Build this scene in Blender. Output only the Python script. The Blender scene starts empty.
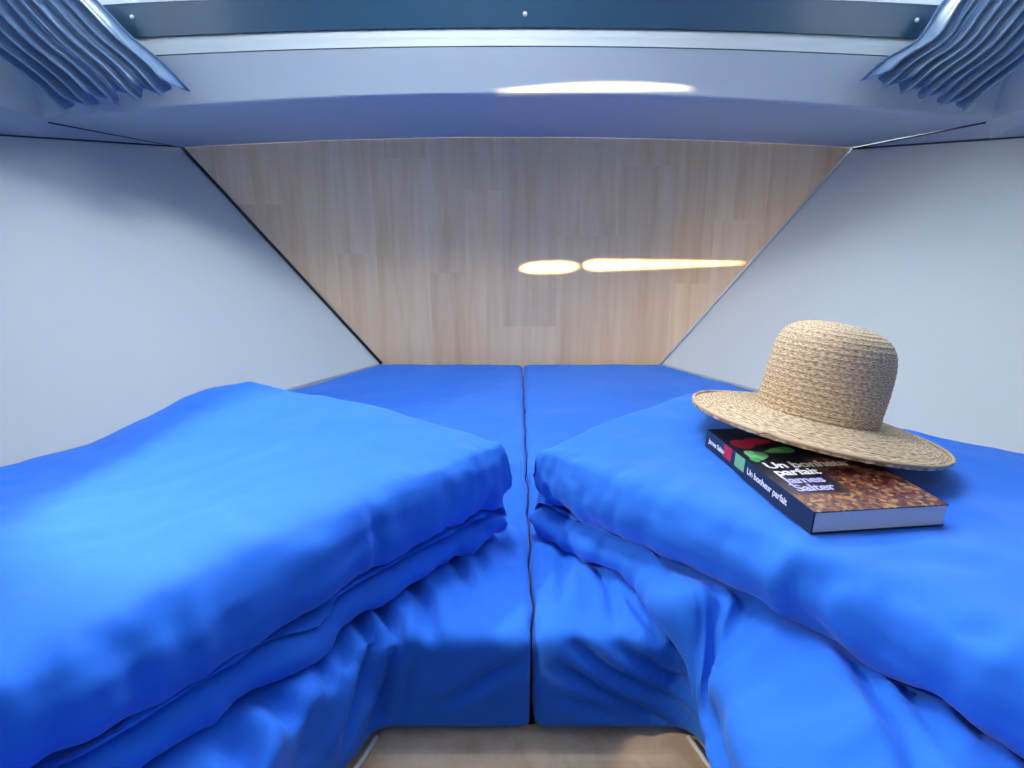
import bpy, bmesh, math, random
import numpy as np
from mathutils import Vector, Matrix, noise
from mathutils.bvhtree import BVHTree
random.seed(7)
C = bpy.context.scene.collection
sc = bpy.context.scene

# ------------------------------------------------------------------ camera
CAMZ = 1.15                                   # eye height above the camper floor
PITCH = math.atan(169 / 600.0)
cam_d = bpy.data.cameras.new('camera')
cam_d.sensor_width = 36.0
cam_d.lens = 36.0 * 600 / 1024
cam_d.shift_x = -5 / 1024.0
cam_d.clip_start = 0.02
cam = bpy.data.objects.new('camera', cam_d)
C.objects.link(cam)
cam.location = (0, 0, CAMZ)
cam.rotation_euler = (math.pi / 2 - PITCH, 0, 0)
sc.camera = cam

# ------------------------------------------------------------------ world, sun, exposure
w = bpy.data.worlds.new('sky'); sc.world = w; w.use_nodes = True
bg = w.node_tree.nodes['Background']
bg.inputs[0].default_value = (1.0, 0.985, 0.955, 1)
bg.inputs[1].default_value = 15.0
SUN_DIR = Vector((0.10, 1.0, -0.16)).normalized()
sun_d = bpy.data.lights.new('sun', 'SUN')
sun_d.energy = 9.0; sun_d.angle = math.radians(0.25); sun_d.color = (1.0, 0.74, 0.40)
sun = bpy.data.objects.new('sun', sun_d); C.objects.link(sun)
sun.rotation_euler = SUN_DIR.to_track_quat('-Z', 'Y').to_euler()
sun.location = (0, -4, 3)
vs = sc.view_settings
vs.view_transform = 'Standard'; vs.look = 'None'; vs.gamma = 1.0; vs.use_curve_mapping = False
vs.exposure = 1.15

def portal(name, loc, rot, sx, sy):
    d = bpy.data.lights.new(name, 'AREA'); d.shape = 'RECTANGLE'; d.size = sx; d.size_y = sy
    d.cycles.is_portal = True
    o = bpy.data.objects.new(name, d); C.objects.link(o); o.location = loc; o.rotation_euler = rot

# ------------------------------------------------------------------ pixel helpers
cP, sP = math.cos(PITCH), math.sin(PITCH)
def ray(px, py):
    u = (px - 517) / 600.0; v = (py - 384) / 600.0
    return Vector((u, cP - v * sP, -(sP + v * cP)))
def atY(px, py, Y):
    r = ray(px, py); return r * (Y / r.y) + Vector((0, 0, CAMZ))
def atZ(px, py, z):
    r = ray(px, py); return r * ((z - CAMZ) / r.z) + Vector((0, 0, CAMZ))

# ------------------------------------------------------------------ materials
def mat(name, col, rough=0.6, metal=0.0, spec=0.5, sheen=0.0, coat=0.0):
    m = bpy.data.materials.new(name); m.use_nodes = True
    b = m.node_tree.nodes['Principled BSDF']
    b.inputs['Base Color'].default_value = (*col, 1)
    b.inputs['Roughness'].default_value = rough
    b.inputs['Metallic'].default_value = metal
    b.inputs['Specular IOR Level'].default_value = spec
    b.inputs['Sheen Weight'].default_value = sheen
    b.inputs['Coat Weight'].default_value = coat
    return m
def nd(m, t, **kw):
    n = m.node_tree.nodes.new(t)
    for k, v in kw.items(): setattr(n, k, v)
    return n
def lk(m, a, b): m.node_tree.links.new(a, b)
def bs(m): return m.node_tree.nodes['Principled BSDF']
def noise_bump(m, scale, strength, dist=0.002, detail=4, coord='Object', vec_scale=None):
    tc = nd(m, 'ShaderNodeTexCoord'); n = nd(m, 'ShaderNodeTexNoise'); b = nd(m, 'ShaderNodeBump')
    n.inputs['Scale'].default_value = scale; n.inputs['Detail'].default_value = detail
    src = tc.outputs[coord]
    if vec_scale:
        mp = nd(m, 'ShaderNodeMapping'); mp.inputs['Scale'].default_value = vec_scale
        lk(m, src, mp.inputs['Vector']); src = mp.outputs[0]
    lk(m, src, n.inputs['Vector'])
    b.inputs['Strength'].default_value = strength; b.inputs['Distance'].default_value = dist
    lk(m, n.outputs['Fac'], b.inputs['Height']); lk(m, b.outputs[0], bs(m).inputs['Normal'])
    return n, src
def tint(m, n, stops):
    r = nd(m, 'ShaderNodeValToRGB'); e = r.color_ramp.elements
    while len(e) < len(stops): e.new(0.5)
    for k, (p, c) in enumerate(stops): e[k].position = p; e[k].color = (*c, 1)
    lk(m, n.outputs['Fac'], r.inputs[0]); lk(m, r.outputs[0], bs(m).inputs['Base Color'])
    return r

M = {}
M['blue'] = mat('blue_cotton', (0.014, 0.155, 0.74), 0.75, spec=0.25, sheen=0.22)
n_, _ = noise_bump(M['blue'], 900, 0.12, 0.0006)
M['panel'] = mat('wall_vinyl', (0.52, 0.575, 0.595), 0.6, spec=0.3)
bs(M['blue']).inputs['Sheen Tint'].default_value = (.55, .8, 1, 1)
noise_bump(M['panel'], 420, 0.12, 0.0006)
M['mould'] = mat('moulded_plastic', (0.42, 0.47, 0.51), 0.5, spec=0.35)
M['dark'] = mat('dark_gasket', (0.02, 0.025, 0.03), 0.5)
M['edge'] = mat('pale_edging', (0.72, 0.72, 0.68), 0.4)
M['rail'] = mat('smoked_rail', (0.010, 0.055, 0.11), 0.25, spec=0.6)
M['screw'] = mat('screw_metal', (0.7, 0.72, 0.75), 0.3, metal=0.8)
M['white'] = mat('white_plastic', (0.85, 0.87, 0.88), 0.4)
M['floor'] = mat('floor_vinyl', (0.20, 0.13, 0.08), 0.5)
noise_bump(M['floor'], 60, 0.2)
M['roof'] = mat('roof_lining', (0.75, 0.75, 0.74), 0.8)
noise_bump(M['roof'], 300, 0.2)
def wood(name, dark, mid, light, zs=0.5, rough=0.5):
    m = mat(name, mid, rough, spec=0.35)
    tc = nd(m, 'ShaderNodeTexCoord'); oi = nd(m, 'ShaderNodeObjectInfo')
    sh = nd(m, 'ShaderNodeVectorMath', operation='MULTIPLY_ADD')
    cx = nd(m, 'ShaderNodeCombineXYZ')
    lk(m, oi.outputs['Random'], cx.inputs[0]); lk(m, oi.outputs['Random'], cx.inputs[2])
    sh.inputs[1].default_value = (7, 0, 9)
    lk(m, cx.outputs[0], sh.inputs[0]); lk(m, tc.outputs['Object'], sh.inputs[2])
    mp = nd(m, 'ShaderNodeMapping'); mp.inputs['Scale'].default_value = (9, 9, zs)
    lk(m, sh.outputs[0], mp.inputs[0])
    n = nd(m, 'ShaderNodeTexNoise'); n.inputs['Scale'].default_value = 3.2; n.inputs['Detail'].default_value = 7
    n.inputs['Roughness'].default_value = 0.6; n.inputs['Distortion'].default_value = 0.5
    lk(m, mp.outputs[0], n.inputs['Vector'])
    r = tint(m, n, [(0.28, dark), (0.5, mid), (0.72, light)])
    hv = nd(m, 'ShaderNodeHueSaturation')
    mr = nd(m, 'ShaderNodeMapRange'); mr.inputs[3].default_value = 0.93; mr.inputs[4].default_value = 1.06
    lk(m, oi.outputs['Random'], mr.inputs[0]); lk(m, mr.outputs[0], hv.inputs['Value'])
    lk(m, r.outputs[0], hv.inputs['Color']); lk(m, hv.outputs[0], bs(m).inputs['Base Color'])
    return m
M['wood'] = wood('beech_veneer', (0.78, 0.49, 0.25), (0.88, 0.61, 0.36), (0.93, 0.70, 0.46))
M['step'] = wood('step_wood', (0.52, 0.36, 0.22), (0.64, 0.47, 0.31), (0.72, 0.56, 0.40), rough=0.22)

# ------------------------------------------------------------------ mesh helpers
def link(name, me, m, parent=None, smooth=False):
    o = bpy.data.objects.new(name, me); C.objects.link(o)
    if m: me.materials.append(m)
    if smooth: me.polygons.foreach_set('use_smooth', [True] * len(me.polygons))
    if parent: o.parent = parent
    return o
def from_data(name, vs_, fs, m, parent=None, smooth=False):
    me = bpy.data.meshes.new(name); me.from_pydata([tuple(v) for v in vs_], [], fs); me.update()
    bm = bmesh.new(); bm.from_mesh(me); bmesh.ops.recalc_face_normals(bm, faces=bm.faces); bm.to_mesh(me); bm.free()
    return link(name, me, m, parent, smooth)
def from_bm(name, bm, m, parent=None, smooth=False):
    me = bpy.data.meshes.new(name); bmesh.ops.recalc_face_normals(bm, faces=bm.faces); bm.to_mesh(me); bm.free()
    return link(name, me, m, parent, smooth)
def structure(o): o['kind'] = 'structure'; return o
def thing(o, label, cat, group=None):
    o['label'] = label; o['category'] = cat
    if group: o['group'] = group
    return o
def empty(name, loc):
    o = bpy.data.objects.new(name, None); C.objects.link(o); o.location = loc; return o
def box(bm, lo, hi, bev=0.0):
    g = bmesh.ops.create_cube(bm, size=1)
    for v in g['verts']:
        v.co = Vector([lo[i] + (v.co[i] + 0.5) * (hi[i] - lo[i]) for i in range(3)])
    if bev:
        es = list({e for v in g['verts'] for e in v.link_edges})
        bmesh.ops.bevel(bm, geom=es, offset=bev, segments=3, affect='EDGES', profile=0.5)
def slab(name, pts, off, m, parent=None):
    """polygon pts extruded by vector off"""
    n = len(pts); off = Vector(off)
    vs_ = [Vector(p) for p in pts] + [Vector(p) + off for p in pts]
    fs = [list(range(n)), list(range(2 * n - 1, n - 1, -1))] + [[i, (i + 1) % n, n + (i + 1) % n, n + i] for i in range(n)]
    return from_data(name, vs_, fs, m, parent)
def loft(name, rows, m, parent=None, smooth=True, closed=False):
    vs_ = []; fs = []; n = len(rows[0])
    for r in rows: vs_ += r
    for i in range(len(rows) - 1):
        for j in range(n if closed else n - 1):
            a = i * n + j; b = i * n + (j + 1) % n
            fs.append([a, b, b + n, a + n])
    return from_data(name, vs_, fs, m, parent, smooth)
def tube(bm, pts, r, k=8):
    rows = []
    for i, p in enumerate(pts):
        p = Vector(p)
        t = (Vector(pts[min(i + 1, len(pts) - 1)]) - Vector(pts[max(i - 1, 0)])).normalized()
        a = t.orthogonal().normalized(); b = t.cross(a)
        rows.append([bm.verts.new(p + (a * math.cos(q) + b * math.sin(q)) * r) for q in [2 * math.pi * z / k for z in range(k)]])
    for i in range(len(rows) - 1):
        for j in range(k): bm.faces.new([rows[i][j], rows[i][(j + 1) % k], rows[i + 1][(j + 1) % k], rows[i + 1][j]])
    bm.faces.new(rows[0][::-1]); bm.faces.new(rows[-1])
def polyl(pts, n):
    """resample a polyline with Catmull-Rom smoothing, n points"""
    P = np.array(pts, float); k = len(P)
    seg = np.concatenate([[0], np.cumsum(np.linalg.norm(np.diff(P, axis=0), axis=1))])
    out = []
    for s in np.linspace(0, seg[-1], n):
        i = min(max(np.searchsorted(seg, s, side='right') - 1, 0), k - 2)
        t = (s - seg[i]) / (seg[i + 1] - seg[i])
        p0 = P[i - 1] if i > 0 else 2 * P[i] - P[i + 1]; p3 = P[i + 2] if i + 2 < k else 2 * P[i + 1] - P[i]
        p1, p2 = P[i], P[i + 1]
        out.append(0.5 * ((2 * p1) + (-p0 + p2) * t + (2 * p0 - 5 * p1 + 4 * p2 - p3) * t * t + (-p0 + 3 * p1 - 3 * p2 + p3) * t ** 3))
    return np.array(out)

# ------------------------------------------------------------------ the shell of the camper
ZM = 0.75                                     # mattress top
YW = 1.64                                     # timber end wall
ROOF = 2.0; YB = -1.6; XS = 1.12
A_L, B_L = atY(183, 147, YW), Vector((-0.379, YW, ZM))
A_R, B_R = atY(850, 149, YW), Vector((0.402, YW, ZM))
C_L, C_R = Vector((-0.849, 0.911, ZM)), Vector((0.853, 0.936, ZM))
T_L, T_R = Vector((-1.054, 1.3155, 1.307)), Vector((1.046, 1.3294, 1.305))

fl = structure(slab('floor', [(-1.2, YB - .1, -0.03), (1.2, YB - .1, -0.03), (1.2, 1.8, -0.03), (-1.2, 1.8, -0.03)], (0, 0, 0.03), M['floor']))

# end wall: backing sheet and glued timber staves with staggered ends
top_px = [(x, 137 + 10.5 * ((x - 517) / 334.0) ** 2) for x in np.linspace(183, 850, 25)]
top_pts = [atY(x, y, YW) for x, y in top_px]
outline = [Vector((B_L.x, YW, 0.0)), B_L] + top_pts + [B_R, Vector((B_R.x, YW, 0.0))]
wf = structure(slab('wall_front', [p + Vector((0, 0.004, 0)) for p in outline], (0, 0.03, 0), M['wood']))
def stave(x0, x1, z0, z1):
    bm = bmesh.new(); box(bm, (x0, YW - 0.006, z0), (x1, YW + 0.003, z1))
    def cut(co, no):
        g = bmesh.ops.bisect_plane(bm, geom=bm.verts[:] + bm.edges[:] + bm.faces[:], plane_co=co, plane_no=no, clear_outer=True)
        es = [e for e in bm.edges if e.is_boundary]
        if es: bmesh.ops.edgenet_fill(bm, edges=es)
    for P, Q, s in ((A_L, B_L, -1), (A_R, B_R, 1)):
        d = (P - Q); nrm = Vector((d.z, 0, -d.x)) * s
        if nrm.x * s < 0: nrm = -nrm
        cut(Q, nrm)
    zt = max(np.interp(x, [p.x for p in top_pts], [p.z for p in top_pts]) for x in (x0, x1, (x0 + x1) / 2)) if False else None
    if len(bm.verts) < 6: bm.free(); return
    for i in range(0, len(top_pts) - 1, 4):
        p, q = top_pts[i], top_pts[i + 4]
        if q.x < x0 or p.x > x1: continue
        d = q - p; cut(p, Vector((-d.z, 0, d.x)))
    if len(bm.verts) < 6: bm.free(); return
    from_bm('stave', bm, M['wood'], wf)
x = -0.9
rs = random.Random(11)
zj = [1.02, 1.18, 0.9, 1.05, 1.26]
k = 0
while x < 0.9:
    wd = rs.uniform(0.09, 0.17)
    j = zj[k % 5] + rs.uniform(-0.05, 0.05)
    stave(x, x + wd, ZM - 0.12, j); stave(x, x + wd, j, 1.42)
    x += wd; k += 1

# slanted side panels with the vertical apron below mattress height
def side_panel(name, A, B, Cc, T, s):
    d = (Cc - B).normalized()
    B2 = B + d * ((XS - abs(B.x)) / abs(d.x)); dT = (T - A).normalized()
    T2 = A + dT * ((XS - abs(A.x)) / abs(dT.x))
    nrm = (A - B).cross(Cc - B).normalized()
    if nrm.x * s < 0: nrm = -nrm
    vs_ = [A, B, B2, T2, Vector((B.x, B.y, 0)), Vector((B2.x, B2.y, 0))]
    back = [v + (nrm if i < 4 else Vector((s * .8, .5, 0))) * 0.02 for i, v in enumerate(vs_)]
    fs = [[0, 1, 2, 3], [1, 4, 5, 2], [9, 8, 7, 6], [8, 11, 10, 7], [0, 6, 7, 1], [1, 7, 10, 4], [4, 10, 11, 5], [5, 11, 8, 2], [2, 8, 9, 3], [3, 9, 6, 0]]
    structure(from_data(name, vs_ + back, fs, M['panel']))
    return B2, T2, nrm
BL2, TL2, nL = side_panel('wall_left', A_L, B_L, C_L, T_L, -1)
BR2, TR2, nR = side_panel('wall_right', A_R, B_R, C_R, T_R, 1)
# outer side walls, roof and the wall behind the viewer
for nm, s in (('wall_side_left', -1), ('wall_side_right', 1)):
    bm = bmesh.new(); box(bm, (min(s * XS, s * (XS + .04)), YB, 0), (max(s * XS, s * (XS + .04)), 1.7, ROOF)); structure(from_bm(nm, bm, M['panel']))
# roof with hatch opening
HX0, HX1, HY0, HY1 = -0.32, 0.08, 0.68, 1.02
bm = bmesh.new()
for lo, hi in (((-XS, YB, ROOF), (XS, HY0, ROOF + .04)), ((-XS, HY1, ROOF), (XS, 1.7, ROOF + .04)),
               ((-XS, HY0, ROOF), (HX0, HY1, ROOF + .04)), ((HX1, HY0, ROOF), (XS, HY1, ROOF + .04))): box(bm, lo, hi)
structure(from_bm('ceiling', bm, M['roof']))
def glass_mat():
    m = bpy.data.materials.new('acrylic_pane'); m.use_nodes = True; nt = m.node_tree; nt.nodes.clear()
    o = nt.nodes.new('ShaderNodeOutputMaterial'); mx = nt.nodes.new('ShaderNodeMixShader')
    t = nt.nodes.new('ShaderNodeBsdfTransparent'); t.inputs[0].default_value = (0.92, 0.96, 1, 1)
    g = nt.nodes.new('ShaderNodeBsdfGlossy'); g.inputs['Roughness'].default_value = 0.02
    f = nt.nodes.new('ShaderNodeFresnel'); f.inputs[0].default_value = 1.3
    nt.links.new(f.outputs[0], mx.inputs[0]); nt.links.new(t.outputs[0], mx.inputs[1]); nt.links.new(g.outputs[0], mx.inputs[2]); nt.links.new(mx.outputs[0], o.inputs[0])
    return m
M['glass'] = glass_mat()
bm = bmesh.new()
for lo, hi in (((HX0 - .03, HY0 - .03, ROOF - .015), (HX1 + .03, HY0, ROOF + .06)), ((HX0 - .03, HY1, ROOF - .015), (HX1 + .03, HY1 + .03, ROOF + .06)),
               ((HX0 - .03, HY0, ROOF - .015), (HX0, HY1, ROOF + .06)), ((HX1, HY0, ROOF - .015), (HX1 + .03, HY1, ROOF + .06))): box(bm, lo, hi)
w2 = structure(from_bm('window_2', bm, M['white']))
bm = bmesh.new(); box(bm, (HX0, HY0, ROOF + .05), (HX1, HY1, ROOF + .054)); from_bm('pane', bm, M['glass'], w2)
portal('hatch_portal', ((HX0 + HX1) / 2, (HY0 + HY1) / 2, ROOF + .046), (0, 0, 0), HX1 - HX0, HY1 - HY0)

# rear wall behind the viewer: opening closed by a roller blind with narrow gaps
WX0, WX1, WZ0, WZ1 = -0.75, 0.75, 1.25, 1.92
bm = bmesh.new()
for lo, hi in (((-XS, YB - .04, 0), (XS, YB, WZ0)), ((-XS, YB - .04, WZ1), (XS, YB, ROOF)), ((-XS, YB - .04, WZ0), (WX0, YB, WZ1)), ((WX1, YB - .04, WZ0), (XS, YB, WZ1))): box(bm, lo, hi)
wb = structure(from_bm('wall_back', bm, M['panel']))
def slit(pts3):
    return [p - SUN_DIR * ((p.y - YB + .02) / SUN_DIR.y) for p in pts3]
def lens(x0, x1, fy, fh, Y, n=14, cap=None):
    up = []; dn = []
    for i in range(n + 1):
        t = i / n; x = x0 + (x1 - x0) * t; c = fy(t); h = fh(t)
        up.append(atY(x, c - h, Y)); dn.append(atY(x, min(c + h, cap) if cap else c + h, Y))
    return up + dn[::-1]
YF = 1.335                                    # edge of the moulding
slits = [slit(lens(520, 579, lambda t: 268.5 - 2 * t, lambda t: 4.6 * (1 - (2 * t - 1) ** 4) + .6, YW - .006)),
         slit(lens(584, 746, lambda t: 265.5 - 2.5 * t, lambda t: 5.2 * (1 - t) ** 0.8 * min(1, 12 * t + .4) + .3, YW - .006)),
         slit([atY(494 + 202 * t, 92.5 - 2.5 * t - 6.8 * math.sin(math.pi * t ** 1.1) ** .7 if 0 < t < 1 else 92.5 - 2.5 * t - .3, YF) for t in np.linspace(0, 1, 15)]
              + [atY(494 + 202 * t, 92.5 - 2.5 * t, YF) for t in np.linspace(1, 0, 15)])]
bm = bmesh.new()
def loop(pts):
    v = [bm.verts.new(p) for p in pts]
    for i in range(len(v)): bm.edges.new((v[i], v[(i + 1) % len(v)]))
yb = YB - .02
loop([(WX0, yb, WZ0), (WX1, yb, WZ0), (WX1, yb, WZ1), (WX0, yb, WZ1)])
for s_ in slits: loop([(p.x, yb, p.z) for p in s_])
bmesh.ops.triangle_fill(bm, edges=bm.edges[:], use_beauty=True)
o = from_bm('roller_blind', bm, M['dark'])
md = o.modifiers.new('thick', 'SOLIDIFY'); md.thickness = 0.002
thing(o, 'dark roller blind over the window facing the timber wall', 'blind')

# moulded overhang above the timber wall and along both sides
xs_b = np.linspace(43, 991, 41)
bend = [atY(x, 95 + 26 * ((x - 517) / 474.0) ** 2, YF) for x in xs_b]
A_Lm, A_Rm = A_L.copy(), A_R.copy()
def resample_top(n):
    return [atY(x, 137 + 10.5 * ((x - 517) / 334.0) ** 2, YW - .007) for x in np.linspace(183, 850, n)]
tp = resample_top(41)
fas = [atY(x, 46.5 + 9 * ((x - 517) / 353.0) ** 2, YF - .019) for x in np.linspace(20, 1014, 41)]
fas2 = [p + Vector((0, .004, .0015)) for p in fas]
fas3 = [p + Vector((0, .006, -.003)) for p in fas]
YG = 1.331
led0 = [p + Vector((0, .008, .001)) for p in fas]
led = [atY(x, 28 + 9.5 * ((x - 517) / 367.0) ** 2, YG) for x in np.linspace(20, 1014, 41)]
def rnd(a, b, f): return [p.lerp(q, f) for p, q in zip(a, b)]
up = [q - p for p, q in zip(bend, fas)]
rows = [tp, rnd(tp, bend, .5), rnd(tp, bend, .95), [p + Vector((0, -.001, .002)) for p in bend], rnd(bend, fas, .08), rnd(bend, fas, .5), fas]
structure(loft('trim_1', rows, M['mould']))
rows = [fas3, led0, rnd(led0, led, .5), led, [Vector((p.x, 1.74, p.z)) for p in led]]
structure(loft('trim_2', rows, M['mould']))
bm = bmesh.new(); tube(bm, [p + Vector((0, .001, .0005)) for p in fas], 0.0014, 6)
structure(from_bm('trim_3', bm, M['dark'], None, True))
# side lockers: soffit strip and fascia running back over the beds
for nm, s, A, T2, bc in (('trim_4', -1, A_L, TL2, bend[0]), ('trim_5', 1, A_R, TR2, bend[-1])):
    xe = bc.x
    e0 = bc + Vector((0, -.001, .002)); e1 = Vector((s * 0.955, 1.02, 1.365)); e2 = Vector((s * 0.76, 0.86, 1.37)); e3 = Vector((s * .74, YB, 1.37))
    t1 = T2; t2 = Vector((s * XS, .8, T2.z + .02)); t3 = Vector((s * XS, YB, T2.z + .03))
    row0 = [A, A.lerp(t1, .6), t1, t2, t3]
    row1 = [e0, e0.lerp(e1, .6), e1, e2, e3]
    row2 = [Vector((p.x, p.y, ROOF)) for p in row1]
    structure(loft(nm, [row0, row1, row2], M['mould'], None, False))
    bm = bmesh.new(); tube(bm, [p.lerp(q, 0.005) + Vector((0, -.002, -.001)) for p, q in ((A, bc), (A.lerp(bc, .5), bc), (A.lerp(bc, .97), A))], 0.0018, 6)
    tube(bm, [A + Vector((0, -.004, 0)), t1 + Vector((-s * .004, 0, 0))], 0.0022, 6)
    structure(from_bm('trim_6' if s < 0 else 'trim_7', bm, M['dark'], None, True))
# joints between timber and side panels
for nm, A, B, s, m_, r_ in (('trim_8', A_L, B_L, -1, 'dark', .004), ('trim_9', A_R, B_R, 1, 'edge', .0035)):
    bm = bmesh.new(); tube(bm, [A + Vector((0, -.008, 0)), A.lerp(B, .5) + Vector((0, -.008, 0)), B + Vector((0, -.008, 0))], r_, 8)
    structure(from_bm(nm, bm, M[m_], None, True))

# front window above the moulding
wz1 = 1.93
railt = [atY(x, -6 + 12 * ((x - 517) / 420.0) ** 2, YG) for x in np.linspace(20, 1014, 41)]
beadt = [p + Vector((0, 0, .012)) for p in railt]
def strip(name, lo, hi, y0, y1, m, parent=None):
    n = len(lo)
    r = [[Vector((p.x, y0, p.z)) for p in lo], [Vector((p.x, y0, p.z)) for p in hi], [Vector((p.x, y1, p.z)) for p in hi], [Vector((p.x, y1, p.z)) for p in lo], [Vector((p.x, y0, p.z)) for p in lo]]
    return loft(name, r, m, parent, False)
bm = bmesh.new()
xr = 0.93
for lo, hi in (((-xr - .25, YG, 1.5), (-xr, YG + .03, ROOF)), ((xr, YG, 1.5), (xr + .25, YG + .03, ROOF)), ((-xr, YG, wz1), (xr, YG + .03, ROOF))): box(bm, lo, hi)
w1 = structure(from_bm('window_1', bm, M['mould']))
strip('lower_rail', led, railt, YG - .004, YG + .02, M['rail'], w1)
strip('bead', railt, beadt, YG - .006, YG + .015, M['white'], w1)
bm = bmesh.new(); box(bm, (-xr, YG + .005, 1.55), (xr, YG + .009, wz1)); from_bm('pane', bm, M['glass'], w1)
for px, py in ((132, 17), (525, 14), (917, 20)):
    p = atY(px, py, YG - .004); bm = bmesh.new()
    bmesh.ops.create_uvsphere(bm, u_segments=12, v_segments=8, radius=0.0045)
    for v in bm.verts: v.co = Vector((v.co.x, v.co.y * .5, v.co.z)) + p
    from_bm('screw', bm, M['screw'], w1, True)
portal('window_portal', (0, YG + .02, (1.6 + wz1) / 2), (-math.pi / 2, 0, 0), 2 * xr, wz1 - 1.55)
# close the box above and behind the timber wall
bm = bmesh.new(); box(bm, (-XS - .04, 1.70, 0), (XS + .04, 1.74, 1.45)); structure(from_bm('wall_outer', bm, M['panel']))

# ------------------------------------------------------------------ bed bases and step
AX = 0.178                                   # half width of the aisle
GX = 0.016                                   # joint between the two mattresses
ZB = ZM - 0.118
def pedestal(name, pts, label):
    o = slab(name, [(p[0], p[1], 0.0) for p in pts], (0, 0, ZB), M['wood'])
    return thing(o, label, 'bed base')
def mat_outline(s, inset=0.0):
    B = B_L if s < 0 else B_R; B2 = BL2 if s < 0 else BR2
    g = GX + s * (-0.002 + inset * 1.3)
    pts = [(g, .498 + inset), (g, YW - .012 - inset)]
    d = (B2 - B).normalized(); n = Vector((-d.y, d.x, 0))
    if n.x * s > 0: n = -n
    P = B + n * (.007 + inset); Q = B2 + n * (.007 + inset)
    ty = (YW - .012 - inset - P.y) / d.y
    P = P + d * ty
    Q = Q - d * ((abs(Q.x) - (XS - .012 - inset)) / abs(d.x)) if abs(Q.x) > XS - .012 - inset else Q
    pts += [(P.x, P.y), (Q.x, Q.y), (s * (XS - .012 - inset), Q.y - .02), (s * (XS - .012 - inset), -.45 + inset), (GX + s * (.225 + inset), -.45 + inset)]
    # curved aisle edge up to the middle
    for t in np.linspace(0, 1, 9):
        a = t * math.pi / 2
        pts.append((GX + s * ((.205 + inset) - .042 * math.sin(a) ** 1.8), .36 + inset + .138 * t ** .8))
    return pts
for s, nm in ((-1, 'left'), (1, 'right')):
    pedestal('bed_base', mat_outline(s, .02), 'wooden bed base beneath the bed %s' % ('with the straw hat' if s > 0 else 'without a hat'))

def tread():
    rt = empty('wooden_step', (GX, .45, ZB))
    bm = bmesh.new()
    # rounded-nose board
    prof = [(.515, -.045), (.515, -.002), (.484, -.002)]
    for a in np.linspace(90, 270, 13): prof.append((.484 + .021 * math.cos(math.radians(a)), -.023 + .021 * math.sin(math.radians(a))))
    rows = [[bm.verts.new((xx, y - .45, z)) for y, z in prof] for xx in (-.18, .18)]
    n = len(prof)
    for j in range(n): bm.faces.new([rows[0][j], rows[0][(j + 1) % n], rows[1][(j + 1) % n], rows[1][j]])
    bm.faces.new(rows[0]); bm.faces.new(rows[1][::-1])
    from_bm('board', bm, M['step'], rt, False)
    bm = bmesh.new(); box(bm, (-.18, .03, -ZB), (.18, .05, -.045)); from_bm('riser', bm, M['step'], rt)
    for s in (-1, 1):
        bm = bmesh.new(); tube(bm, [(s * .160, .045, .002), (s * .168, .02, .002), (s * .178, .003, -.004), (s * .183, -.006, -.02), (s * .184, -.006, -.2)], .0026, 8)
        from_bm('edging', bm, M['edge'], rt, True)
    return rt
thing(tread(), 'wooden step board with rounded front edge between the beds', 'step')

# ------------------------------------------------------------------ mattresses
def np_mesh(me):
    v = np.empty(len(me.vertices) * 3); me.vertices.foreach_get('co', v); return v.reshape(-1, 3)
def np_norm(me):
    v = np.empty(len(me.vertices) * 3); me.vertices.foreach_get('normal', v); return v.reshape(-1, 3)
def smooth_np(me, it, lam=0.5):
    e = np.empty(len(me.edges) * 2, dtype=np.int64); me.edges.foreach_get('vertices', e); e = e.reshape(-1, 2)
    v = np_mesh(me); n = len(v); deg = np.zeros(n); np.add.at(deg, e[:, 0], 1); np.add.at(deg, e[:, 1], 1); deg = np.maximum(deg, 1)
    for _ in range(it):
        acc = np.zeros_like(v)
        for c in range(3):
            acc[:, c] = np.bincount(e[:, 0], v[e[:, 1], c], n) + np.bincount(e[:, 1], v[e[:, 0], c], n)
        v = v + lam * (acc / deg[:, None] - v)
    me.vertices.foreach_set('co', v.ravel()); me.update()
    return v
def seg_dist(P, pts):
    """distance of N 2-D points to a polyline and the arc parameter 0..1"""
    pts = np.array(pts, float); best = np.full(len(P), 9.0); tt = np.zeros(len(P)); m_ = len(pts) - 1
    for i in range(m_):
        a, b = pts[i], pts[i + 1]; d = b - a; L = d @ d
        t = np.clip(((P - a) @ d) / L, 0, 1); dist = np.linalg.norm(P - (a + t[:, None] * d), axis=1)
        u = dist < best; best[u] = dist[u]; tt[u] = (i + t[u]) / m_
    return best, tt
def crease(P, pts, width, depth):
    """groove with a soft ridge beside it, fading at both ends"""
    d, t = seg_dist(P, pts); f = np.clip(np.sin(np.pi * np.clip(t * .9 + .05, 0, 1)) * 1.3, 0, 1)
    x = d / width
    return f * depth * (-np.exp(-x * x) + .45 * np.exp(-((x - 1.9) / .9) ** 2))
def fbm(P, sc_, seed=0.0, oct_=3):
    return np.array([noise.fractal(Vector((p[0] * sc_[0] + seed, p[1] * sc_[1] + seed * .7, p[2] * sc_[2])), 1.0, 2.0, oct_, noise_basis='PERLIN_ORIGINAL') for p in P])
def px_line(pts, z): return [tuple(atZ(x, y, z)[:2]) for x, y in pts]

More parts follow.
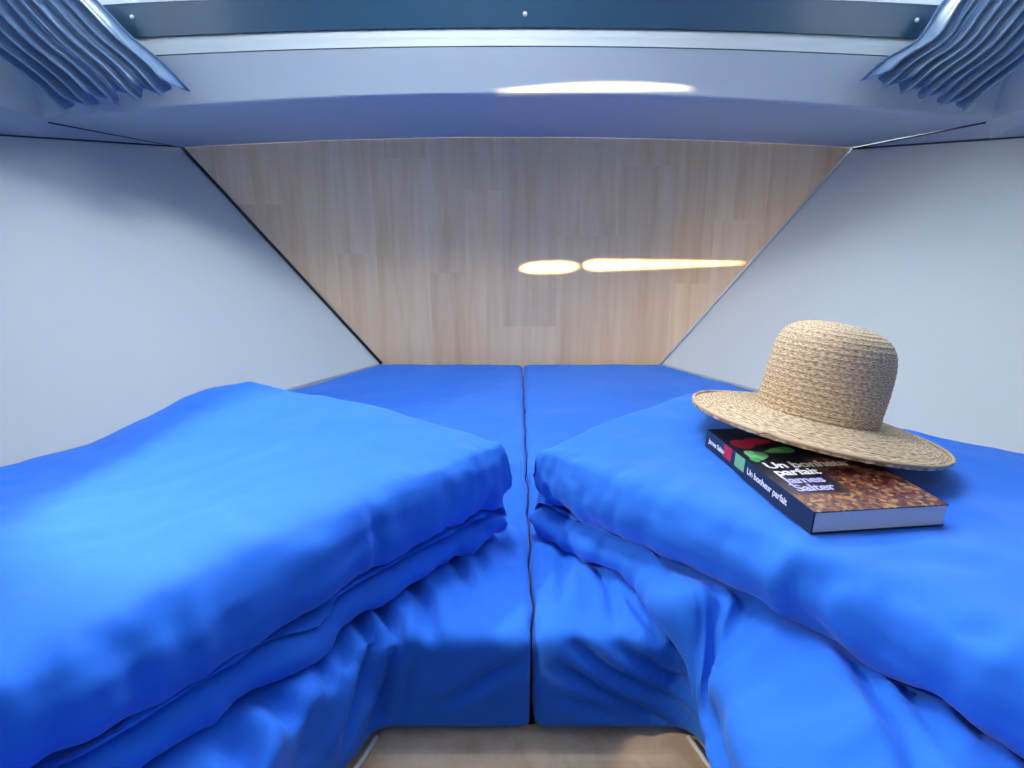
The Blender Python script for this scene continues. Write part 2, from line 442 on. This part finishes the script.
def mattress(s, label, creases_top, creases_front):
    pts = mat_outline(s)
    n = len(pts); bm = bmesh.new()
    lo = [bm.verts.new((p[0], p[1], ZB + .001)) for p in pts]; hi = [bm.verts.new((p[0], p[1], ZM + .002)) for p in pts]
    bm.faces.new(lo[::-1]); bm.faces.new(hi)
    for i in range(n): bm.faces.new([lo[i], lo[(i + 1) % n], hi[(i + 1) % n], hi[i]])
    bmesh.ops.recalc_face_normals(bm, faces=bm.faces)
    me = bpy.data.meshes.new('tmp'); bm.to_mesh(me); bm.free()
    t = bpy.data.objects.new('tmp', me); C.objects.link(t)
    md = t.modifiers.new('r', 'REMESH'); md.mode = 'VOXEL'; md.voxel_size = 0.0055
    dg = bpy.context.evaluated_depsgraph_get(); me2 = bpy.data.meshes.new_from_object(t.evaluated_get(dg))
    bpy.data.objects.remove(t); bpy.data.meshes.remove(me)
    v = smooth_np(me2, 18); nr = np_norm(me2)
    vis = v[:, 1] > .15
    d = np.zeros(len(v)); idx = np.where(vis)[0]
    d[idx] += .0035 * fbm(v[idx], (9, 9, 9), s * 3.1)
    near = idx[(v[idx, 1] < .72)]
    d[near] += .003 * fbm(v[near], (30, 12, 22), s * 5.3)
    for c, wd, dp in creases_top:
        m_ = (nr[:, 2] > .2) & vis
        d[m_] += crease(v[m_, :2], c, wd, dp) * np.clip((nr[m_, 2] - .2) * 2, 0, 1)
    for c, wd, dp in creases_front:            # given as (x, z) lines on the side of the mattress facing the aisle
        m_ = (v[:, 1] < .56) & (v[:, 1] > .3) & (np.abs(v[:, 0] - GX) < .26) & (nr[:, 2] < .9)
        d[m_] += crease(v[m_][:, [0, 2]], c, wd, dp) * np.clip((.9 - nr[m_, 2]) * 2, 0, 1)
    d[nr[:, 2] < -.3] = 0
    v2 = v + nr * d[:, None]
    # keep to its own side of the joint
    lim = GX + s * .0013 + .0016 * np.sin(v2[:, 1] * 47) + .0012 * np.sin(v2[:, 1] * 103 + 1)
    if s < 0: v2[:, 0] = np.minimum(v2[:, 0], lim)
    else: v2[:, 0] = np.maximum(v2[:, 0], lim)
    v2[:, 2] = np.maximum(v2[:, 2], ZB + .001)
    me2.vertices.foreach_set('co', v2.ravel()); me2.update(); smooth_np(me2, 2, .5)
    o = link('mattress', me2, M['blue'], None, True)
    return thing(o, label, 'mattress')
zf = lambda px, py: tuple(atY(px, py, .50).xz)
def fr(pts): return [zf(*p) for p in pts]
cl = [(px_line(p, ZM), wd, dp) for p, wd, dp in (
    ([(430, 545), (455, 562), (472, 590)], .006, .005), ([(478, 520), (500, 535), (512, 560)], .006, .005),
    ([(400, 570), (425, 600), (432, 640)], .007, .006), ([(455, 535), (480, 556), (492, 585)], .005, .004),
    ([(372, 600), (392, 625), (396, 665)], .007, .008), ([(352, 612), (376, 640), (384, 690)], .007, .008),
    ([(310, 650), (345, 690), (340, 750)], .008, .006), ([(330, 640), (362, 676), (366, 720)], .007, .007),
    ([(262, 690), (300, 720), (305, 765)], .009, .006), ([(215, 730), (240, 750), (250, 790)], .01, .006))]
cf = [(fr(p), wd, dp) for p, wd, dp in (
    ([(395, 640), (388, 680), (378, 712)], .006, .007), ([(415, 650), (408, 690), (404, 712)], .005, .004),
    ([(520, 660), (470, 690), (440, 705)], .006, .004), ([(380, 610), (372, 660), (360, 700)], .006, .006))]
cl = [(c, w_, d_ * 2.6) for c, w_, d_ in cl]; cf = [(c, w_, d_ * 2.4) for c, w_, d_ in cf]
mattress(-1, 'blue sheeted mattress beneath the folded duvet without a hat', cl, cf)
cr = [(px_line(p, ZM), wd, dp) for p, wd, dp in (
    ([(560, 540), (565, 575), (562, 610)], .006, .003), ([(590, 560), (610, 590), (616, 625)], .006, .004),
    ([(640, 590), (672, 625), (690, 655)], .006, .007), ([(620, 590), (655, 630), (670, 665)], .006, .005))]
cf2 = [(fr(p), wd, dp) for p, wd, dp in (
    ([(570, 640), (610, 672), (690, 712)], .006, .006), ([(560, 665), (600, 690), (670, 728)], .006, .006),
    ([(620, 645), (660, 675), (700, 690)], .006, .006), ([(555, 690), (590, 706), (640, 722)], .006, .004))]
cr = [(c, w_, d_ * 2.6) for c, w_, d_ in cr]; cf2 = [(c, w_, d_ * 2.4) for c, w_, d_ in cf2]
mattress(1, 'blue sheeted mattress beneath the duvet that carries a hat', cr, cf2)

# ------------------------------------------------------------------ folded duvets
def wrap_edge(p, s):
    """bend a point over the rounded aisle edge of the mattress"""
    r = .03; xe = GX + s * .203
    a = (xe - p[0]) * s + r
    if a <= 0 or p[1] > .50: return p
    h = p[2] - ZM; f = min(1, max(0, (.50 - p[1]) / .05))
    an = min(a / r, math.pi / 2); x0 = xe + s * r
    q = np.array([x0 - s * (r + h) * math.sin(an), p[1], ZM - r + (r + h) * math.cos(an) - max(0, a - r * math.pi / 2)])
    return p * (1 - f) + q * f
def duvet(s, label, N, F, dlow, creases, hn=.128, seedv=0.0, hfa=(.14, .13, .10, .10)):
    ns = 190; hfar = np.interp(np.linspace(0, 1, ns), [0, .1, .3, 1], hfa)
    Nn = polyl(N, ns); Fn = polyl(F, ns); sv = np.linspace(0, 1, ns)
    dl = np.interp(sv, np.linspace(0, 1, len(dlow)), dlow)
    rows = []; meta = []
    for i in range(ns):
        n2, f2 = Nn[i], Fn[i]; L = np.linalg.norm(f2 - n2); e = (f2 - n2) / L
        zl = .040; d = dl[i]; h = hn; qn = .016 + .044 * min(1, sv[i] * 3)
        prof = []                               # (q, z, kind)
        for q in np.linspace(L - .05, -d + .02, 14): prof.append((q, .003, 0))
        for a in np.linspace(-80, 80, 11): prof.append((-d + .018 - .018 * math.cos(math.radians(a)), .021 + .018 * math.sin(math.radians(a)), 1))
        nlow = 30
        for q in np.linspace(-d + .03, .012, nlow): prof.append((q, .040 + .006 * math.sin(math.pi * min(1, max(0, (q + d) / (d + .03)))), 1))
        for q, z in ((.026, .0425), (.033, .0435), (.028, .046)): prof.append((q, z, 2))
        # bulging face of the upper fold
        for a in np.linspace(-75, 88, 22):
            ca, sa = math.cos(math.radians(a)), math.sin(math.radians(a))
            zz = .046 + (h - .046) * .45
            if sa < 0: prof.append((.030 - .030 * ca ** .8, zz + (zz - .045) * sa, 3))
            else: prof.append((qn - qn * ca ** .62, zz + (h - zz) * sa, 3))
        for t in np.linspace(.02, 1, 46):
            q = qn + .004 + (L - qn - .004 - .03) * t
            z = h + .006 * math.sin(math.pi * t) + (hfar[i] - h) * t ** 1.3
            prof.append((q, z, 4))
        ze = prof[-1][1]
        for a in np.linspace(75, -60, 12):
            ca, sa = math.cos(math.radians(a)), math.sin(math.radians(a))
            prof.append((L - .03 + .03 * ca, .05 + (ze - .05) * sa if sa > 0 else .05 + .047 * sa, 5))
        row = []
        # rounded ends
        en = min(sv[i], 1 - sv[i]) * 1.0 * np.sum(np.linalg.norm(np.diff(Nn, axis=0), axis=1))
        g = math.sqrt(max(0, 1 - (1 - min(1, en / .016)) ** 2)) if en < .016 else 1.0
        for q, z, k_ in prof:
            if k_ <= 1: zc = .020; z2 = zc + (z - zc) * max(g, .02)
            else: zc = .085; z2 = zc + (z - zc) * max(g, .02)
            p = np.array([n2[0] + e[0] * q, n2[1] + e[1] * q, ZM + z2])
            if k_ <= 1: p = wrap_edge(p, s)
            row.append(p); meta.append((sv[i], q / L, k_))
        rows.append(row)
    V = np.array(rows); nr_, npf = V.shape[:2]
    flat = V.reshape(-1, 3); meta = np.array(meta)
    fs = []
    for i in range(nr_ - 1):
        for j in range(npf):
            a = i * npf + j; b = i * npf + (j + 1) % npf
            fs.append([a, b, b + npf, a + npf])
    fs.append(list(range(npf))); fs.append(list(range((nr_ - 1) * npf + npf - 1, (nr_ - 1) * npf - 1, -1)))
    me = bpy.data.meshes.new('duvet'); me.from_pydata(flat.tolist(), [], fs); me.update()
    bm = bmesh.new(); bm.from_mesh(me); bmesh.ops.recalc_face_normals(bm, faces=bm.faces); bm.to_mesh(me); bm.free(); me.update()
    v = np_mesh(me); nr = np_norm(me); d = np.zeros(len(v))
    kd = meta[:, 2]
    m_ = kd >= 3
    d[m_] += .006 * fbm(v[m_], (5, 5, 5), seedv) + .0030 * fbm(v[m_], (16, 16, 16), seedv + 4)
    m_ = kd == 3                                # wrinkles running along the fold face
    uv = np.c_[meta[m_, 0] * 6, v[m_, 2] * 38, np.zeros(m_.sum())]
    d[m_] += .0035 * fbm(uv, (1, 1, 1), seedv + 9, 4)
    uv = np.c_[meta[m_, 0] * 22, v[m_, 2] * 9, np.zeros(m_.sum())]
    d[m_] += .003 * fbm(uv, (1, 1, 1), seedv + 19, 3)
    m_ = kd == 1
    uv = np.c_[meta[m_, 0] * 26, meta[m_, 1] * 14, v[m_, 2] * 10]
    d[m_] += .006 * fbm(uv, (1, 1, 1), seedv + 2, 3)
    # long soft folds running down the loose lower layer
    wgt = np.clip(np.interp(meta[m_, 0], np.linspace(0, 1, len(dlow)), dlow) / .12, 0, 1)
    dq = meta[m_, 1] * 9 + meta[m_, 0] * 10
    fld = 1 - np.abs(fbm(np.c_[dq * 1.4, meta[m_, 0] * 3.5, np.zeros(m_.sum())], (1, 1, 1), seedv + 44, 2)) * 2.2
    d[m_] += .015 * wgt * (fld - .5)
    d[kd == 1] += .004 * fbm(v[kd == 1], (9, 9, 9), seedv + 12, 2)
    tip = np.exp(-(meta[:, 0] * 7) ** 2)        # gathers close to the inner corner
    m_ = (kd >= 1) & (kd <= 3)
    uv = np.c_[meta[m_, 0] * 60, v[m_, 2] * 26, np.zeros(m_.sum())]
    d[m_] += .006 * tip[m_] * fbm(uv, (1, 1, 1), seedv + 31, 3)
    for c, wd, dp in creases:
        m_ = (kd >= 3)
        d[m_] += crease(v[m_, :2], c, wd, dp)
    v2 = v + nr * d[:, None]
    v2[:, 2] = np.where((kd == 0), v[:, 2], v2[:, 2])
    me.vertices.foreach_set('co', v2.ravel()); me.update()
    smooth_np(me, 1, .4)
    o = link('duvet', me, M['blue'], None, True)
    return thing(o, label, 'duvet')
NL = [(-.002, .69), (-.15, .515), (-.245, .375), (-.30, .305), (-.39, .245), (-.55, .20), (-.75, .18)]
FL = [(-.46, .985), (-.56, .93), (-.66, .80), (-.76, .68), (-.86, .56), (-.95, .46), (-1.02, .40)]
cdl = [(px_line(p, ZM + .12), wd, dp) for p, wd, dp in (
    ([(30, 560), (130, 545), (270, 490), (360, 470)], .010, .0022), ([(60, 500), (180, 480), (300, 450)], .012, .0015),
    ([(30, 660), (55, 720), (70, 800)], .010, .004), ([(160, 585), (175, 610), (185, 640)], .008, .002),
    ([(365, 500), (390, 520), (385, 545)], .007, .004), ([(90, 640), (160, 640), (240, 620)], .008, .003))]
dl_o = duvet(-1, 'folded blue duvet with nothing lying on it', NL, FL, [-.004, -.004, -.002, .002, .006, .01], cdl, .132, 1.7, (.138, .126, .082, .08))
NR = [(.012, .70), (.085, .62), (.183, .52), (.325, .325), (.45, .14), (.52, -.05)]
FR = [(.31, .955), (.46, .955), (.62, .86), (.83, .68), (.95, .45), (1.02, .1)]
cdr = [(px_line(p, ZM + .12), wd, dp) for p, wd, dp in (
    ([(760, 590), (800, 560), (850, 575)], .010, .008), ([(560, 470), (660, 535), (760, 585)], .010, .004),
    ([(800, 600), (880, 650), (960, 690)], .010, .009), ([(900, 580), (960, 620), (1020, 640)], .012, .006),
    ([(640, 500), (690, 540), (745, 560)], .008, .003), ([(860, 560), (930, 560), (1000, 570)], .012, .003))]
dr_o = duvet(1, 'folded blue duvet carrying the straw hat and book', NR, FR, [.0, .012, .12, .26, .36, .42], cdr, .122, 8.3, (.126, .118, .085, .07))

dgp = bpy.context.evaluated_depsgraph_get()
def bvh_of(o):
    return BVHTree.FromPolygons([v.co.copy() for v in o.data.vertices], [p.vertices[:] for p in o.data.polygons])
bv_r = bvh_of(dr_o)
def top_z(x, y):
    h = bv_r.ray_cast(Vector((x, y, 2)), Vector((0, 0, -1))); return h[0].z if h[0] else ZM + .12

# ------------------------------------------------------------------ paperback
def book():
    p0 = atZ(811, 536, ZM + .122); p1 = atZ(939, 519, ZM + .128)
    W = .136; Lb = .208; T = .022
    ex = Vector((p1.x - p0.x, p1.y - p0.y, 0)).normalized(); ey = Vector((-ex.y, ex.x, 0))
    # lie on the duvet
    best = []
    for u in np.linspace(0, W, 8):
        for t in np.linspace(0, Lb, 10):
            q = p0 + ex * u + ey * t; best.append((u, t, top_z(q.x, q.y)))
    b = np.array(best); co, *_ = np.linalg.lstsq(np.c_[np.ones(len(b)), b[:, 0], b[:, 1]], b[:, 2], rcond=None)
    res = b[:, 2] - (co[0] + co[1] * b[:, 0] + co[2] * b[:, 1])
    rt = empty('paperback_book', (p0.x, p0.y, co[0] + .001))
    vx = Vector((ex.x, ex.y, co[1])).normalized(); vy = Vector((ey.x, ey.y, co[2])); vy = (vy - vx * vx.dot(vy)).normalized(); vz = vx.cross(vy)
    rt.matrix_world = Matrix(((vx.x, vy.x, vz.x, rt.location.x), (vx.y, vy.y, vz.y, rt.location.y), (vx.z, vy.z, vz.z, rt.location.z), (0, 0, 0, 1)))
    # materials
    mc = mat('cover_print', (.012, .012, .02), .3, spec=.5, coat=.3)
    tc = nd(mc, 'ShaderNodeTexCoord'); vo = nd(mc, 'ShaderNodeTexVoronoi'); vo.inputs['Scale'].default_value = 230
    lk(mc, tc.outputs['Object'], vo.inputs['Vector'])
    sep = nd(mc, 'ShaderNodeSeparateColor'); lk(mc, vo.outputs['Color'], sep.inputs[0])
    rp = nd(mc, 'ShaderNodeValToRGB'); e = rp.color_ramp.elements
    cols = [(0, (.015, .008, .012)), (.3, (.10, .012, .015)), (.5, (.16, .035, .02)), (.7, (.22, .08, .035)), (.85, (.42, .24, .09)), (1, (.06, .03, .05))]
    while len(e) < 6: e.new(.5)
    for k_, (pp, cc) in enumerate(cols): e[k_].position = pp; e[k_].color = (*cc, 1)
    lk(mc, sep.outputs[0], rp.inputs[0])
    # printed area: a field of leaves on the lower right of the cover
    sx = nd(mc, 'ShaderNodeSeparateXYZ'); lk(mc, tc.outputs['Object'], sx.inputs[0])
    def rng(src, a, b_):
        m_ = nd(mc, 'ShaderNodeMapRange'); m_.inputs[1].default_value = a; m_.inputs[2].default_value = b_; lk(mc, src, m_.inputs[0]); return m_.outputs[0]
    fx = rng(sx.outputs[0], .058, .068); fy = rng(sx.outputs[1], .118, .106); fb = rng(sx.outputs[1], .036, .030)
    mlt = nd(mc, 'ShaderNodeMath', operation='MULTIPLY'); lk(mc, fx, mlt.inputs[0]); lk(mc, fy, mlt.inputs[1])
    mxm = nd(mc, 'ShaderNodeMath', operation='MAXIMUM'); lk(mc, mlt.outputs[0], mxm.inputs[0]); lk(mc, fb, mxm.inputs[1])
    mx = nd(mc, 'ShaderNodeMix', data_type='RGBA'); mx.inputs[6].default_value = (.012, .012, .022, 1)
    lk(mc, mxm.outputs[0], mx.inputs[0]); lk(mc, rp.outputs[0], mx.inputs[7]); lk(mc, mx.outputs[2], bs(mc).inputs['Base Color'])
    md_ = mat('cover_dark', (.012, .012, .022), .3, spec=.5, coat=.3)
    mp_ = mat('book_paper', (.72, .71, .74), .8)
    noise_bump(mp_, 40, .5, .001, 2, 'Object', (1, 1, 60))
    mw = mat('print_white', (.82, .82, .84), .4); mlil = mat('print_lilac', (.42, .40, .78), .4)
    mred = mat('print_red', (.45, .015, .03), .35); mgr = mat('print_green', (.06, .33, .10), .35); mgl = mat('print_pale_green', (.18, .48, .22), .35)
    c = .0012
    bm = bmesh.new(); box(bm, (.001, .001, c), (W - .001, Lb - .001, T - c)); from_bm('page_block', bm, mp_, rt)
    bm = bmesh.new(); box(bm, (0, 0, 0), (W, Lb, c)); from_bm('back_cover', bm, md_, rt)
    bm = bmesh.new(); box(bm, (0, 0, T - c), (W, Lb, T)); fc = from_bm('front_cover', bm, mc, rt)
    bm = bmesh.new(); box(bm, (-.0012, 0, 0), (.0006, Lb, T)); sp = from_bm('spine', bm, md_, rt)
    def text(t, x, y, size, m_, par, spine=False, bold=True):
        cu = bpy.data.curves.new('t', 'FONT'); cu.body = t; cu.size = size; cu.extrude = .0001; cu.offset = size * .022 if bold else 0; cu.resolution_u = 3
        cu.space_character = .95
        to = bpy.data.objects.new('t', cu); C.objects.link(to)
        dg = bpy.context.evaluated_depsgraph_get(); me = bpy.data.meshes.new_from_object(to.evaluated_get(dg)); bpy.data.objects.remove(to)
        if spine: me.transform(Matrix(((0, 0, -1, -.0014), (-1, 0, 0, y), (0, 1, 0, x), (0, 0, 0, 1))))
        else: me.transform(Matrix.Translation((x, y, T + .0002)))
        me.name = 'lettering'; return link('lettering', me, m_, par)
    text('Un bonheur', .010, .092, .0205, mw, fc); text('parfait', .010, .075, .0205, mw, fc)
    text('James', .010, .057, .0190, mlil, fc); text('Salter', .010, .040, .0190, mlil, fc)
    text('Un bonheur parfait', .008, .112, .0100, mw, sp, True); text('James Salter', .008, .200, .0085, mw, sp, True)
    def blob(cx, cy, rx, ry, ang, m_, z=.0003, sharp=0):
        bm = bmesh.new(); vs_ = []
        for a in np.linspace(0, 2 * math.pi, 24, endpoint=False):
            r = 1 + .12 * math.sin(3 * a + cx * 90) - sharp * abs(math.sin(a)) * .2
            x_, y_ = rx * r * math.cos(a), ry * r * math.sin(a)
            vs_.append(bm.verts.new((cx + x_ * math.cos(ang) - y_ * math.sin(ang), cy + x_ * math.sin(ang) + y_ * math.cos(ang), T + z)))
        f = bm.faces.new(vs_); g = bmesh.ops.extrude_face_region(bm, geom=[f])
        for v in g['geom']:
            if isinstance(v, bmesh.types.BMVert): v.co.z -= .0002
        from_bm('printed_motif', bm, m_, fc)
    blob(.018, .158, .014, .013, .3, mred); blob(.036, .164, .018, .009, .1, mred, .0004)
    blob(.016, .126, .012, .013, .0, mgl, .0004); blob(.050, .136, .019, .008, .15, mgr, .0005); blob(.044, .136, .010, .005, .1, mgl, .0006)
    blob(.008, .114, .006, .006, 0, mgr, .0006)
    # red and green wrap round the spine
    for y0, y1, m_ in ((.146, .164, mred), (.118, .138, mgl)):
        bm = bmesh.new(); box(bm, (-.0015, y0, .006), (-.0011, y1, T - .001)); from_bm('spine_motif', bm, m_, sp)
    return thing(rt, 'thick dark paperback with red and green cover print under the hat', 'book'), p0
bk, bk0 = book()
# the duvet gives under the book
bpy.context.view_layer.update()
inv = bk.matrix_world.inverted()
for v in dr_o.data.vertices:
    q = inv @ v.co
    if -.02 < q.x < .16 and -.02 < q.y < .23 and -.03 < q.z < .04:
        ed = max(0, -.002 - q.x, q.x - .142, -.002 - q.y, q.y - .21) / .018
        if q.z > -.0008:
            q.z = -.0008 * (1 - ed) + q.z * min(1, ed); v.co = bk.matrix_world @ q

# ------------------------------------------------------------------ straw hat
def hat(loc, rx, ry):
    m = mat('straw', (.62, .45, .26), .62, spec=.35)
    tc = nd(m, 'ShaderNodeTexCoord'); n = nd(m, 'ShaderNodeTexNoise'); n.inputs['Scale'].default_value = 60; n.inputs['Detail'].default_value = 3
    mpu = nd(m, 'ShaderNodeMapping'); mpu.inputs['Scale'].default_value = (.4, 1.3, 1)
    lk(m, tc.outputs['UV'], mpu.inputs[0]); lk(m, mpu.outputs[0], n.inputs['Vector'])
    tint(m, n, [(.36, (.27, .17, .085)), (.5, (.56, .42, .27)), (.64, (.80, .67, .49))])
    wv = nd(m, 'ShaderNodeTexWave', wave_type='BANDS', bands_direction='DIAGONAL'); wv.inputs['Scale'].default_value = 60; wv.inputs['Distortion'].default_value = 2
    lk(m, tc.outputs['UV'], wv.inputs['Vector'])
    bp = nd(m, 'ShaderNodeBump'); bp.inputs['Strength'].default_value = .45; bp.inputs['Distance'].default_value = .001
    lk(m, wv.outputs['Fac'], bp.inputs['Height']); lk(m, bp.outputs[0], bs(m).inputs['Normal'])
    rt = empty('straw_hat', loc); rt.rotation_euler = (rx, ry, 0)
    def revolve(name, prof, pitch, t, seg=150):
        """prof: polyline (r, z) ; scalloped into overlapping braid rows of the given pitch"""
        P = polyl(prof, 260); dd = np.concatenate([[0], np.cumsum(np.linalg.norm(np.diff(P, axis=0), axis=1))])
        T_ = np.gradient(P, axis=0); T_ /= np.linalg.norm(T_, axis=1)[:, None]; Nn = np.c_[T_[:, 1], -T_[:, 0]]
        vs_ = []; uvs = []
        def shell(off, sgn):
            base = len(vs_)
            for i in range(len(P)):
                for j in range(seg):
                    a = 2 * math.pi * j / seg
                    ph = (dd[i] / pitch + a / (2 * math.pi)) % 1.0
                    sc_ = .0034 * (math.sin(math.pi * ph) ** .5) - .0010 * ph + .0004 * math.sin(60 * a + 9 * math.floor(dd[i] / pitch + a / (2 * math.pi)) * 1.7)
                    wob = .0015 * math.sin(3 * a + i * .02)
                    r = P[i][0] + Nn[i][0] * (off + sc_ * sgn); z = P[i][1] + Nn[i][1] * (off + sc_ * sgn)
                    vs_.append(((max(r, .0003) + (wob if r > .03 else 0)) * math.cos(a), (max(r, .0003) + (wob if r > .03 else 0)) * math.sin(a), z)); uvs.append((a * .6, dd[i] * 10))
            return base
        b0 = shell(t, 1); b1 = shell(0, .3); fs = []; n_p = len(P)
        for b, fl_ in ((b0, 0), (b1, 1)):
            for i in range(n_p - 1):
                for j in range(seg):
                    q = [b + i * seg + j, b + i * seg + (j + 1) % seg, b + (i + 1) * seg + (j + 1) % seg, b + (i + 1) * seg + j]
                    fs.append(q[::-1] if fl_ else q)
        for i in (0, n_p - 1):
            for j in range(seg): fs.append([b0 + i * seg + j, b0 + i * seg + (j + 1) % seg, b1 + i * seg + (j + 1) % seg, b1 + i * seg + j])
        o = from_data(name, vs_, fs, m, rt, True)
        uvl = o.data.uv_layers.new(name='braid')
        li = np.empty(len(o.data.loops), dtype=np.int64); o.data.loops.foreach_get('vertex_index', li)
        uvl.data.foreach_set('uv', np.array(uvs)[li].ravel())
        return o
    R = .147
    revolve('crown', [(.0705, .000), (.0708, .03), (.0705, .055), (.0685, .078), (.062, .095), (.049, .106), (.029, .1118), (.0005, .1135)][::-1], .0072, .0022)
    revolve('brim', [(.0705, .0012), (.085, .000), (.105, -.002), (.125, -.006), (R - .006, -.012), (R, -.014)], .0078, .0022)
    bm = bmesh.new(); tube(bm, [(.0015 * math.sin(3 * a) + (R + .0005) * math.cos(a), (R + .0005) * math.sin(a), -.0128) for a in np.linspace(0, 2 * math.pi, 90)], .0022, 6)
    from_bm('brim_edge', bm, m, rt, True)
    return thing(rt, 'natural straw sun hat with round crown and wide brim', 'hat')
hc = atZ(816, 413, ZM + .163)
hat(hc, math.radians(-4), math.radians(9.5))

# ------------------------------------------------------------------ curtains
mcur = mat('curtain_satin', (.12, .22, .38), .36, spec=.6, sheen=.3)
noise_bump(mcur, 120, .25, .001, 3)
def curtain(s, pix, label):
    rt = empty('curtain', (s * .98, 1.3, 1.9))
    # stations from hem to rail : (lower edge pixel, inner edge pixel, depth lower, depth inner)
    st = [( *p, ) for p in pix]
    npl = 10; nu = 260
    lo = polyl([tuple(atY(p[0], p[1], p[4])) for p in st], 40); hi = polyl([tuple(atY(p[2], p[3], p[5])) for p in st], 40)
    rows = []
    for i in range(40):
        t = i / 39; row = []
        L = np.linalg.norm(hi[i] - lo[i]); amp = .013 + .006 * (1 - t)
        for j in range(nu):
            u = j / (nu - 1)
            ph = u * npl * 2 * math.pi + .6 * math.sin(u * 9 + 1) + .5 * math.sin(t * 3 + u * 4)
            irr = .8 + .9 * noise.noise(Vector((u * npl * .5, s * 3, t * .8)))
            y = -amp * irr * math.sin(ph) - .006 * math.sin(2.1 * ph + 1)
            sh = .16 * math.cos(ph) / npl
            p = lo[i] + (hi[i] - lo[i]) * (u + sh)
            p = p + np.array([0, y, 0])
            if t < .08:
                k = (1 - t / .08); hz = .016 * math.sin(ph * .5 + 1) * k + .006 * noise.noise(Vector((u * 20, 3, s))) * k
                p = p + (lo[0] - lo[2]) / np.linalg.norm(lo[0] - lo[2]) * hz
            row.append(Vector(p))
        rows.append(row)
    base = rt.location
    o = loft('cloth', [[q - base for q in r] for r in rows], mcur, rt)
    md = o.modifiers.new('thick', 'SOLIDIFY'); md.thickness = .0016
    # tie band
    k = 27
    c0 = Vector((lo[k] + hi[k]) / 2) - base; hv = Vector(hi[k] - lo[k]) * .5
    bm = bmesh.new(); ring = []
    tdir = (Vector(lo[k + 1] + hi[k + 1] - lo[k - 1] - hi[k - 1])).normalized()
    for w_ in (-.012, .012):
        ring.append([bm.verts.new(c0 + tdir * w_ + hv * 1.06 * math.cos(a) + Vector((0, .034, 0)) * math.sin(a)) for a in np.linspace(0, 2 * math.pi, 28, endpoint=False)])
    for j in range(28): bm.faces.new([ring[0][j], ring[0][(j + 1) % 28], ring[1][(j + 1) % 28], ring[1][j]])
    tb = from_bm('tieback', bm, mcur, rt, True); md = tb.modifiers.new('thick', 'SOLIDIFY'); md.thickness = .003
    return thing(rt, label, 'curtain')
pl_ = [(60, 106, 181, 86, 1.245, 1.255), (28, 77, 160, 63, 1.215, 1.255), (-8, 50, 125, 34, 1.18, 1.262), (-36, 22, 88, -4, 1.15, 1.27), (-52, -8, 35, -50, 1.13, 1.27), (-58, -50, -5, -100, 1.13, 1.26), (-40, -120, 40, -150, 1.16, 1.285), (-20, -185, 110, -195, 1.2, 1.30)]
curtain(-1, pl_, 'gathered steel blue curtain at the window end over the bare duvet')
pr_ = [(968, 106, 870, 76, 1.245, 1.255), (1000, 80, 890, 58, 1.215, 1.255), (1034, 54, 925, 36, 1.18, 1.262), (1066, 24, 952, -4, 1.15, 1.27), (1084, -8, 1000, -50, 1.13, 1.27), (1090, -50, 1040, -100, 1.13, 1.26), (1074, -120, 995, -150, 1.16, 1.285), (1054, -185, 925, -195, 1.2, 1.30)]
curtain(1, pr_, 'gathered steel blue curtain at the window end over the straw hat')

# ------------------------------------------------------------------ reading lamp under the locker
def lamp():
    P = Vector((-.80, .42, 1.335)); tgt = Vector((.74, 1.05, .50)); d = (tgt - P).normalized()
    rt = empty('reading_lamp', P)
    bm = bmesh.new(); tube(bm, [(0, 0, .031), (0, 0, .022)], .03, 20); from_bm('base', bm, M['white'], rt)
    bm = bmesh.new(); tube(bm, [(0, 0, .024), (0, 0, .004)], .006, 10); from_bm('stem', bm, M['screw'], rt, True)
    rings = []; a = d.orthogonal().normalized(); b = d.cross(a)
    for t, r in ((-.03, .004), (-.028, .014), (-.015, .02), (.02, .026), (.02, .024), (-.012, .018), (-.02, .003)):
        rings.append([d * t + (a * math.cos(q) + b * math.sin(q)) * r for q in np.linspace(0, 2 * math.pi, 20, endpoint=False)])
    loft('shade', rings, M['white'], rt, True, True)
    L = bpy.data.lights.new('bulb', 'SPOT'); L.energy = 12; L.color = (1, .84, .62); L.spot_size = math.radians(62); L.spot_blend = .4; L.shadow_soft_size = .012
    lo = bpy.data.objects.new('bulb', L); C.objects.link(lo); lo.parent = rt; lo.location = d * .022
    lo.rotation_euler = d.to_track_quat('-Z', 'Y').to_euler()
    thing(rt, 'small white reading spot lamp under the side locker', 'lamp')
lamp()
